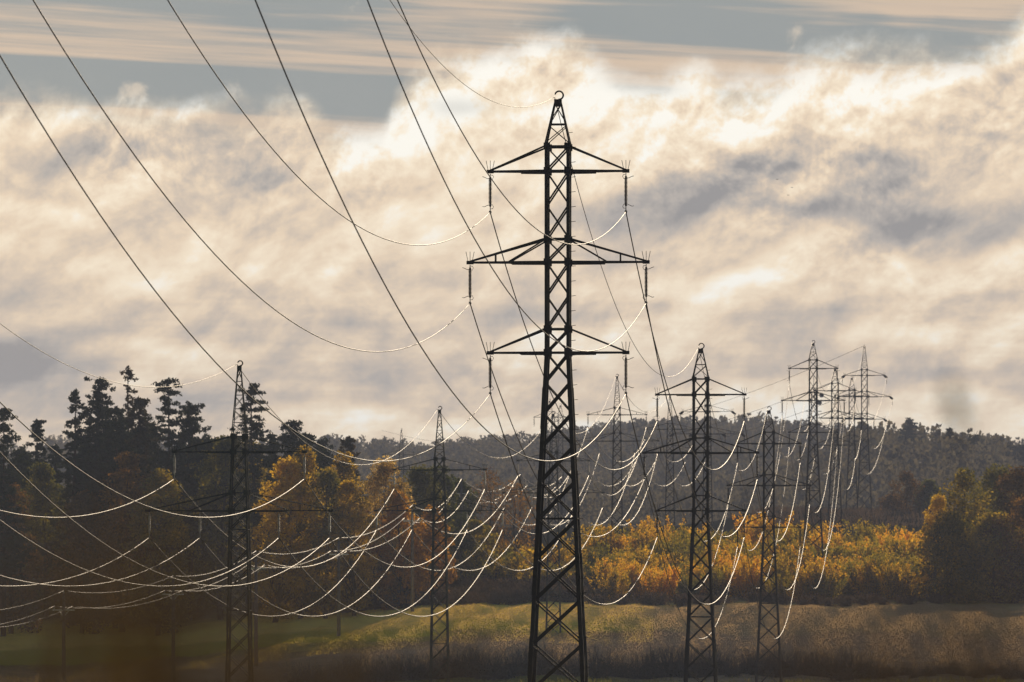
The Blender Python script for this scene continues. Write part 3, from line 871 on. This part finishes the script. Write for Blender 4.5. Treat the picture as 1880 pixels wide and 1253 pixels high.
# ------------------------------------------------------------------ telecom mast and birds
def telecom_mast():
    D = 1500; b = at(1494, 770, D); top = at(1494, 690, D)
    zg = ground(b.x, D)-.3; h = top.z-zg
    root = thing('telecom_mast', 'hazy telecom mast with round dishes behind the thicket pylon', 'mast', (b.x, D, zg))
    m = MB()
    for sx in (-1, 1):
        for sy in (-1, 1): m.bar((sx*1.3, sy*1.3, 0), (sx*.55, sy*.55, h*.88), .16)
    zz = 0
    while zz < h*.86:
        z1 = zz+1.8; w0 = 1.3-.75*zz/(h*.88); w1 = 1.3-.75*z1/(h*.88)
        for sy in (-1, 1):
            m.bar((-w0, sy*w0, zz), (w1, sy*w1, z1), .1); m.bar((w0, sy*w0, zz), (-w1, sy*w1, z1), .1)
        zz = z1
    m.bar((0, 0, h*.86), (0, 0, h), .12)
    m.build('mast_lattice', 'steel', root)
    for x, z in ((2.0, h-5.2), (1.5, h-7.2)):
        d = MB(); d.lathe([(0, .12), (.1, .45), (.2, .62), (.4, .62), (.45, .55)], (x, -.6, z), (0, -1, 0), 14)
        d.bar((x, -.4, z), (0, 0, z), .12)
        d.build('dish', 'wood_pole', root)
    p = MB()
    for s in (-1, 1): p.bar((-2, s*1.2, h-9.4), (2, s*1.2, h-9.4), .12); p.bar((s*2, -1.2, h-9.4), (s*2, 1.2, h-9.4), .12)
    p.build('platform', 'steel', root)
telecom_mast()
for i, (px, row, lb) in enumerate([(1427, 330, 'tiny dark bird, highest of three under the grey cloud'), (1454, 345, 'tiny dark bird, furthest right of three'), (1447, 359, 'tiny dark bird, lowest of three')]):
    p = at(px, row, 620)
    b = MB()
    b.lathe([(-.13, .005), (-.08, .03), (0, .045), (.08, .03), (.14, .006)], (0, 0, 0), (.6, .8, 0), 6)
    for s in (-1, 1):
        b.add([(-.05*s*.8, .05*.6, .01), (.06, .09, .01), (s*.18*.8+.03, -s*.18*.6+.05, .1), (s*.3*.8, -s*.3*.6, .05), (s*.15*.8-.05, -s*.15*.6-.05, .07), (-.05, -.06, .01)], [(0, 1, 2, 3, 4, 5)])
    o = b.build('bird', 'insul'); o.location = p; o.scale = (.6, .6, .6)
    tag(o, lb, 'bird', 'birds in the sky')

# ------------------------------------------------------------------ out-of-focus weeds beside the camera
def weed_clump(px, D, n, w, toprow, label, seed, spread=1.0, wid=.0034):
    r = np.random.default_rng(seed)
    X = (px-CX)/FPX*D; zg = ground(X, D)
    V = []; F = []
    H = CZ+(HROW-toprow)/FPX*D-zg
    for i in range(n):
        bx = r.normal()*w*.45; by = r.normal()*.25
        h = H-.18*(D/5)*r.random()**1.15-.035*abs(bx)/w; ln = r.normal()*.05*spread; curl = r.normal()*.06
        an = r.random()*3.14; ws = wid*(.6+.9*r.random())
        b = len(V)
        for t in np.linspace(0, 1, 7):
            c = np.array([bx+ln*t+curl*t*t, by+.06*r.normal()*t, h*t])
            q = ws*(1-.85*t**5)*np.array([math.cos(an), math.sin(an), 0])
            V += [c-q, c+q]
        F += [(b+2*k, b+2*k+1, b+2*k+3, b+2*k+2) for k in range(6)]
    o = link('weed_clump', mesh('weed_clump', np.array(V), np.array(F), 'weed'))
    o.location = (X, D, zg)
    return tag(o, label, 'weeds', 'blurred weeds close to the camera')
weed_clump(290, 5.0, 270, .20, 860, 'blurred brown weed clump veiling the lower left', 1)
weed_clump(430, 5.3, 55, .15, 950, 'blurred weed clump in front of the leftmost pylon legs', 8)
weed_clump(90, 5.6, 60, .15, 1000, 'blurred weed clump low at the far left', 5)
weed_clump(690, 4.6, 110, .08, 1130, 'blurred weed tuft at the bottom left of centre', 2)
weed_clump(1180, 5.2, 18, .05, 1130, 'faint blurred weed stems at the bottom right of the tall pylon', 6)
weed_clump(1620, 4.8, 70, .05, 1030, 'blurred dark weed tuft at the bottom right', 3)
weed_clump(1800, 5.0, 210, .12, 1000, 'blurred weed clump in the lower right corner', 4)
def seed_head(px, row, D, label):
    p = at(px, row, D); zg = ground(p.x, D); h = p.z-zg
    root = thing('seed_head_weed', label, 'weed', (p.x, D, zg), 0, 'blurred weeds close to the camera')
    s = MB(); s.tube([(0, 0, 0), (.01, 0, h*.5), (0, 0, h-.02)], [.003, .0025, .0015], 5); s.build('stem', 'weed', root)
    hd_ = MB(); hd_.lathe([(-.045, .002), (-.03, .008), (0, .0105), (.025, .009), (.04, .003)], (0, 0, h), (-.3, 0, 1), 8); hd_.build('seed_head', 'weed', root, True)
seed_head(1755, 745, 8.0, 'blurred seed head rising in front of the sky on the right')

# ------------------------------------------------------------------ haze
def haze():
    x, y0, y1, z0, z1 = 820, -75, 3230, CZ-40, CZ+95
    V = [(-x, y0, z0), (x, y0, z0), (x, y1, z0), (-x, y1, z0), (-x, y0, z1), (x, y0, z1), (x, y1, z1), (-x, y1, z1)]
    F = [(0, 3, 2, 1), (4, 5, 6, 7), (0, 1, 5, 4), (1, 2, 6, 5), (2, 3, 7, 6), (3, 0, 4, 7)]
    m, t, out = new_mat('haze_air')
    v = t.new('ShaderNodeVolumePrincipled')
    v.inputs['Color'].default_value = (.62, .72, 1.0, 1)
    v.inputs['Density'].default_value = .000135
    v.inputs['Anisotropy'].default_value = .0
    t.l.new(v.outputs[0], out.inputs['Volume'])
    o = link('haze', mesh('haze', V, F, m)); tag(o, 'thin autumn haze filling the valley', None, None, 'stuff')
haze()

# ------------------------------------------------------------------ world: sky and clouds
SUN_E, SUN_A = R(18), R(10)
w = bpy.data.worlds.new('World'); scene.world = w; w.use_nodes = True
t = NT(w.node_tree); t.n.clear()
out = t.new('ShaderNodeOutputWorld')
tc = t.new('ShaderNodeTexCoord'); sp_ = t.new('ShaderNodeSeparateXYZ'); t.l.new(tc.outputs['Generated'], sp_.inputs[0])
dx, dy, dz = sp_.outputs
az = t.m('ARCTAN2', dx, dy); el = t.m('ARCSINE', dz)
# sky coordinates: az 10.44 per unit, W grows downwards from the top of the visible sky
Xs = t.m('ADD', t.m('MULTIPLY', az, 10.444), .94)
Ws = t.m('SUBTRACT', 1.0, t.m('MULTIPLY', el, 10.444))
pos = t.xyz(Xs, Ws, 0)
def vadd(a, b):
    n = t.new('ShaderNodeVectorMath', operation='ADD'); t.put(n.inputs[0], a); t.put(n.inputs[1], b); return n.outputs[0]
def vscale(a, s):
    n = t.new('ShaderNodeVectorMath', operation='SCALE'); t.put(n.inputs[0], a); n.inputs['Scale'].default_value = s; return n.outputs[0]
def vmul(a, b):
    n = t.new('ShaderNodeVectorMath', operation='MULTIPLY'); t.put(n.inputs[0], a); n.inputs[1].default_value = b; return n.outputs[0]
wn = t.noise(pos, 3.2, 3, .5)
warp = vscale(vadd(wn.outputs['Color'], (-.5, -.5, -.5)), .10)
pw = vadd(pos, warp)
# shear so billows lean up to the right
shear = t.new('ShaderNodeVectorMath', operation='DOT_PRODUCT'); t.put(shear.inputs[0], pw); shear.inputs[1].default_value = (.38, 1, 0)
sx_ = t.new('ShaderNodeSeparateXYZ'); t.l.new(pw, sx_.inputs[0])
pq = t.xyz(t.m('MULTIPLY', t.m('SUBTRACT', sx_.outputs[0], t.m('MULTIPLY', sx_.outputs[1], .35)), .85), t.m('MULTIPLY', shear.outputs['Value'], 1.3), 3.7)
n1 = t.noise(pq, 3.9, 9, .57).outputs['Fac']
n1b = t.noise(vadd(pq, (.0, -.055, 0)), 3.9, 5, .55).outputs['Fac']
relief = t.m('SUBTRACT', n1, n1b)
# cloud-top outline across the sky
xn = t.m('MULTIPLY', Xs, 1/1.88, clamp=True)
B = t.curve(xn, [(0, .155), (.06, .17), (.11, .205), (.2, .21), (.25, .205), (.29, .175), (.33, .215), (.37, .225), (.385, .16), (.42, .10), (.5, .10), (.56, .09), (.61, .15), (.65, .145), (.68, .125), (.71, .15), (.76, .135), (.80, .105), (.86, .10), (.91, .09), (.96, .085), (1, .02)])
edge = t.m('SUBTRACT', Ws, B)
n5 = t.noise(pw, 13, 7, .62).outputs['Fac']
n5b = t.noise(vadd(pw, (-.006, -.016, 0)), 13, 5, .62).outputs['Fac']
edge = t.m('ADD', edge, t.m('MULTIPLY', t.m('SUBTRACT', n5, .5), .075))
ed2 = t.m('ADD', edge, t.m('MULTIPLY', t.m('SUBTRACT', n1, .5), .17))
def gauss(cx, cy, sx, sy, amp, rot=0.0):
    u = t.m('SUBTRACT', sx_.outputs[0], cx); v = t.m('SUBTRACT', sx_.outputs[1], cy)
    c, s = math.cos(rot), math.sin(rot)
    a = t.m('ADD', t.m('MULTIPLY', u, c/sx), t.m('MULTIPLY', v, s/sx)); b = t.m('ADD', t.m('MULTIPLY', u, -s/sy), t.m('MULTIPLY', v, c/sy))
    q = t.m('ADD', t.m('MULTIPLY', a, a), t.m('MULTIPLY', b, b))
    return t.m('MULTIPLY', t.m('EXPONENT', t.m('MULTIPLY', q, -1.0)), amp)
deck = t.m('MULTIPLY', t.smooth(-.03, .07, ed2), t.m('SUBTRACT', 1.0, t.m('ADD', gauss(.84, .21, .06, .014, .3), gauss(1.18, .16, .06, .016, .4)), clamp=True))
n2 = t.noise(t.xyz(Xs, t.m('MULTIPLY', Ws, 2.2), 9.1), 2.6, 5, .5).outputs['Fac']
n3 = t.noise(t.xyz(t.m('MULTIPLY', Xs, 1.6), t.m('MULTIPLY', Ws, 13), 1.1), 1.5, 5, .5).outputs['Fac']
fine_fade = t.smooth(.05, .42, t.m('ADD', t.m('ADD', edge, t.m('MULTIPLY', t.smooth(1.3, .5, Xs), .14)), t.m('MULTIPLY', t.m('SUBTRACT', n2, .5), .5)))
low_band = t.smooth(.42, .62, Ws)
L = t.m('ADD', .535, t.m('MULTIPLY', relief, 1.55))
L = t.m('ADD', L, t.m('MULTIPLY', t.m('SUBTRACT', n2, .5), .45))
L = t.m('ADD', L, t.m('MULTIPLY', t.m('MULTIPLY', t.m('ADD', t.m('SUBTRACT', n5, n5b), t.m('MULTIPLY', t.m('SUBTRACT', n5, .5), .42)), 1.25), t.m('SUBTRACT', 1.0, t.m('MULTIPLY', fine_fade, .8))))
L = t.m('ADD', L, t.m('MULTIPLY', t.m('SUBTRACT', n1, .5), .40))
L = t.m('ADD', L, t.m('MULTIPLY', t.m('MULTIPLY', t.m('SUBTRACT', n3, .5), .9), low_band))
L = t.m('ADD', L, t.m('MULTIPLY', t.m('EXPONENT', t.m('MULTIPLY', t.m('MAXIMUM', ed2, 0.0), -14.0)), .14))
B2 = t.curve(xn, [(0, .6), (.5, .58), (.66, .52), (.72, .47), (.76, .43), (.79, .40), (.84, .395), (.87, .43), (.90, .47), (.94, .46), (1, .44)])
e2 = t.m('SUBTRACT', Ws, t.m('ADD', B2, t.m('ADD', t.m('MULTIPLY', t.m('SUBTRACT', n1, .5), .16), t.m('MULTIPLY', t.m('SUBTRACT', n5, .5), .10))))
L = t.m('ADD', L, t.m('MULTIPLY', t.m('MULTIPLY', t.smooth(-.01, .03, e2), t.m('EXPONENT', t.m('MULTIPLY', t.m('MAXIMUM', e2, 0.0), -9.0))), t.m('MULTIPLY', t.smooth(1.15, 1.45, Xs), .34)))
for g in [(1.05, .20, .34, .20, .22, 0), (.82, .33, .2, .16, .15, 0), (1.32, .22, .3, .07, .2, -.3), (1.6, .17, .3, .08, .22, -.3),
          (1.30, .34, .16, .055, -.52, -.25), (1.60, .32, .12, .045, -.30, -.35), (1.68, .42, .2, .045, -.40, -.1), (1.42, .28, .2, .04, -.22, -.35), (1.12, .38, .10, .05, -.22, 0),
          (.12, .29, .10, .035, -.34, -.4), (.47, .32, .08, .035, -.28, 0), (.04, .69, .12, .07, -.55, 0), (.55, .63, .3, .05, -.18, 0), (1.5, .39, .3, .03, -.15, .05),
          (1.83, .77, .25, .06, .35, 0), (1.0, .79, .3, .05, .30, 0), (.62, .74, .07, .05, .22, .7), (1.9, .5, .2, .3, -.1, 0), (.3, .5, .3, .1, .06, 0)]:
    L = t.m('ADD', L, gauss(*g))
deck_col = t.ramp(L, [(.0, lin(150, 147, 146)), (.22, lin(181, 173, 165)), (.42, lin(210, 193, 174)), (.58, lin(234, 212, 184)), (.76, lin(250, 233, 206)), (.95, lin(255, 251, 240))])
# upper sky: grey blue with long thin streaks tilting gently down to the right
wt = t.m('SUBTRACT', Ws, t.m('MULTIPLY', Xs, .055))
n4 = t.noise(t.xyz(t.m('MULTIPLY', Xs, .9), t.m('MULTIPLY', wt, 26), 5.0), 1.3, 7, .6, 2.0, .15).outputs['Fac']
band = t.curve(t.m('MULTIPLY', wt, 2.5, clamp=True), [(0, .40), (.04, .52), (.09, .60), (.14, .58), (.19, .64), (.235, .62), (.27, .28), (.31, .1), (.40, .16), (.5, .6), (.6, .6), (1, .5)])
blue_r = gauss(1.28, .04, .16, .03, -.35); blue_l = gauss(.25, .0, .3, .02, .1); blue_rr = t.m('ADD', t.m('ADD', gauss(1.62, .085, .12, .035, -.3), gauss(1.72, .01, .25, .04, .32)), gauss(.85, .03, .18, .04, .3))
ci = t.smooth(.40, .74, t.m('ADD', t.m('ADD', t.m('MULTIPLY', n4, 1.0), t.m('SUBTRACT', band, .5)), t.m('ADD', t.m('ADD', blue_r, blue_l), blue_rr)))
puff = t.smooth(.66, .86, t.m('ADD', t.m('ADD', n1, t.m('MULTIPLY', t.m('SUBTRACT', n5, .5), .7)), t.m('ADD', gauss(1.46, .06, .03, .03, .2), t.m('ADD', gauss(.57, .19, .06, .04, .22), gauss(.24, .18, .04, .02, .2)))))
ci_col = t.mix(n4, lin(186, 171, 158), lin(220, 196, 169))
sky_col = t.mix(n2, lin(141, 148, 149), lin(158, 160, 157))
up = t.mix(ci, sky_col, ci_col)
up = t.mix(t.m('MULTIPLY', puff, .6), up, lin(232, 214, 190))
front = t.mix(deck, up, deck_col)
# corners of the sky away from the sun are duller
away = t.smooth(.15, 1.5, t.m('ABSOLUTE', t.m('SUBTRACT', az, SUN_A)))
nish = t.new('ShaderNodeTexSky', sky_type='NISHITA'); nish.sun_disc = False
nish.sun_elevation = SUN_E; nish.sun_rotation = SUN_A
nish.air_density = 1.0; nish.dust_density = 2.0
bg1 = t.new('ShaderNodeBackground'); t.l.new(nish.outputs[0], bg1.inputs[0]); bg1.inputs[1].default_value = .05
bg2 = t.new('ShaderNodeBackground'); t.put(bg2.inputs[0], front); bg2.inputs[1].default_value = 1.1
mixs = t.new('ShaderNodeMixShader')
fac = t.m('MULTIPLY', t.m('SUBTRACT', 1.0, t.smooth(.12, .30, el)), t.m('SUBTRACT', 1.0, away))
t.put(mixs.inputs[0], fac); t.l.new(bg1.outputs[0], mixs.inputs[1]); t.l.new(bg2.outputs[0], mixs.inputs[2])
t.l.new(mixs.outputs[0], out.inputs[0])

# ------------------------------------------------------------------ sun, camera, render settings
sl = bpy.data.lights.new('sun', 'SUN'); sl.energy = 5.0; sl.angle = R(.5); sl.color = (1, .82, .60)
so = bpy.data.objects.new('sun', sl); col.objects.link(so)
so.rotation_euler = (-(math.pi/2-SUN_E), 0, -SUN_A); so.location = (100, 400, 200)
cam = bpy.data.cameras.new('camera'); cam.lens = 200; cam.sensor_width = 36
cam.shift_y = (HROW-626.5)/1880
cam.clip_start = .1; cam.clip_end = 20000
cam.dof.use_dof = True; cam.dof.focus_distance = 262; cam.dof.aperture_fstop = 3.5
co = bpy.data.objects.new('camera', cam); col.objects.link(co)
co.location = (0, 0, CZ); co.rotation_euler = (math.pi/2, 0, 0)
scene.camera = co
vs = scene.view_settings
vs.view_transform = 'Standard'; vs.look = 'None'; vs.exposure = 0; vs.gamma = 1; vs.use_curve_mapping = False
scene.render.engine = 'CYCLES'
cy = scene.cycles
cy.use_denoising = True; cy.max_bounces = 6; cy.diffuse_bounces = 3; cy.transmission_bounces = 4; cy.volume_bounces = 1
cy.use_adaptive_sampling = True; cy.adaptive_threshold = .01
cy.sample_clamp_indirect = 4
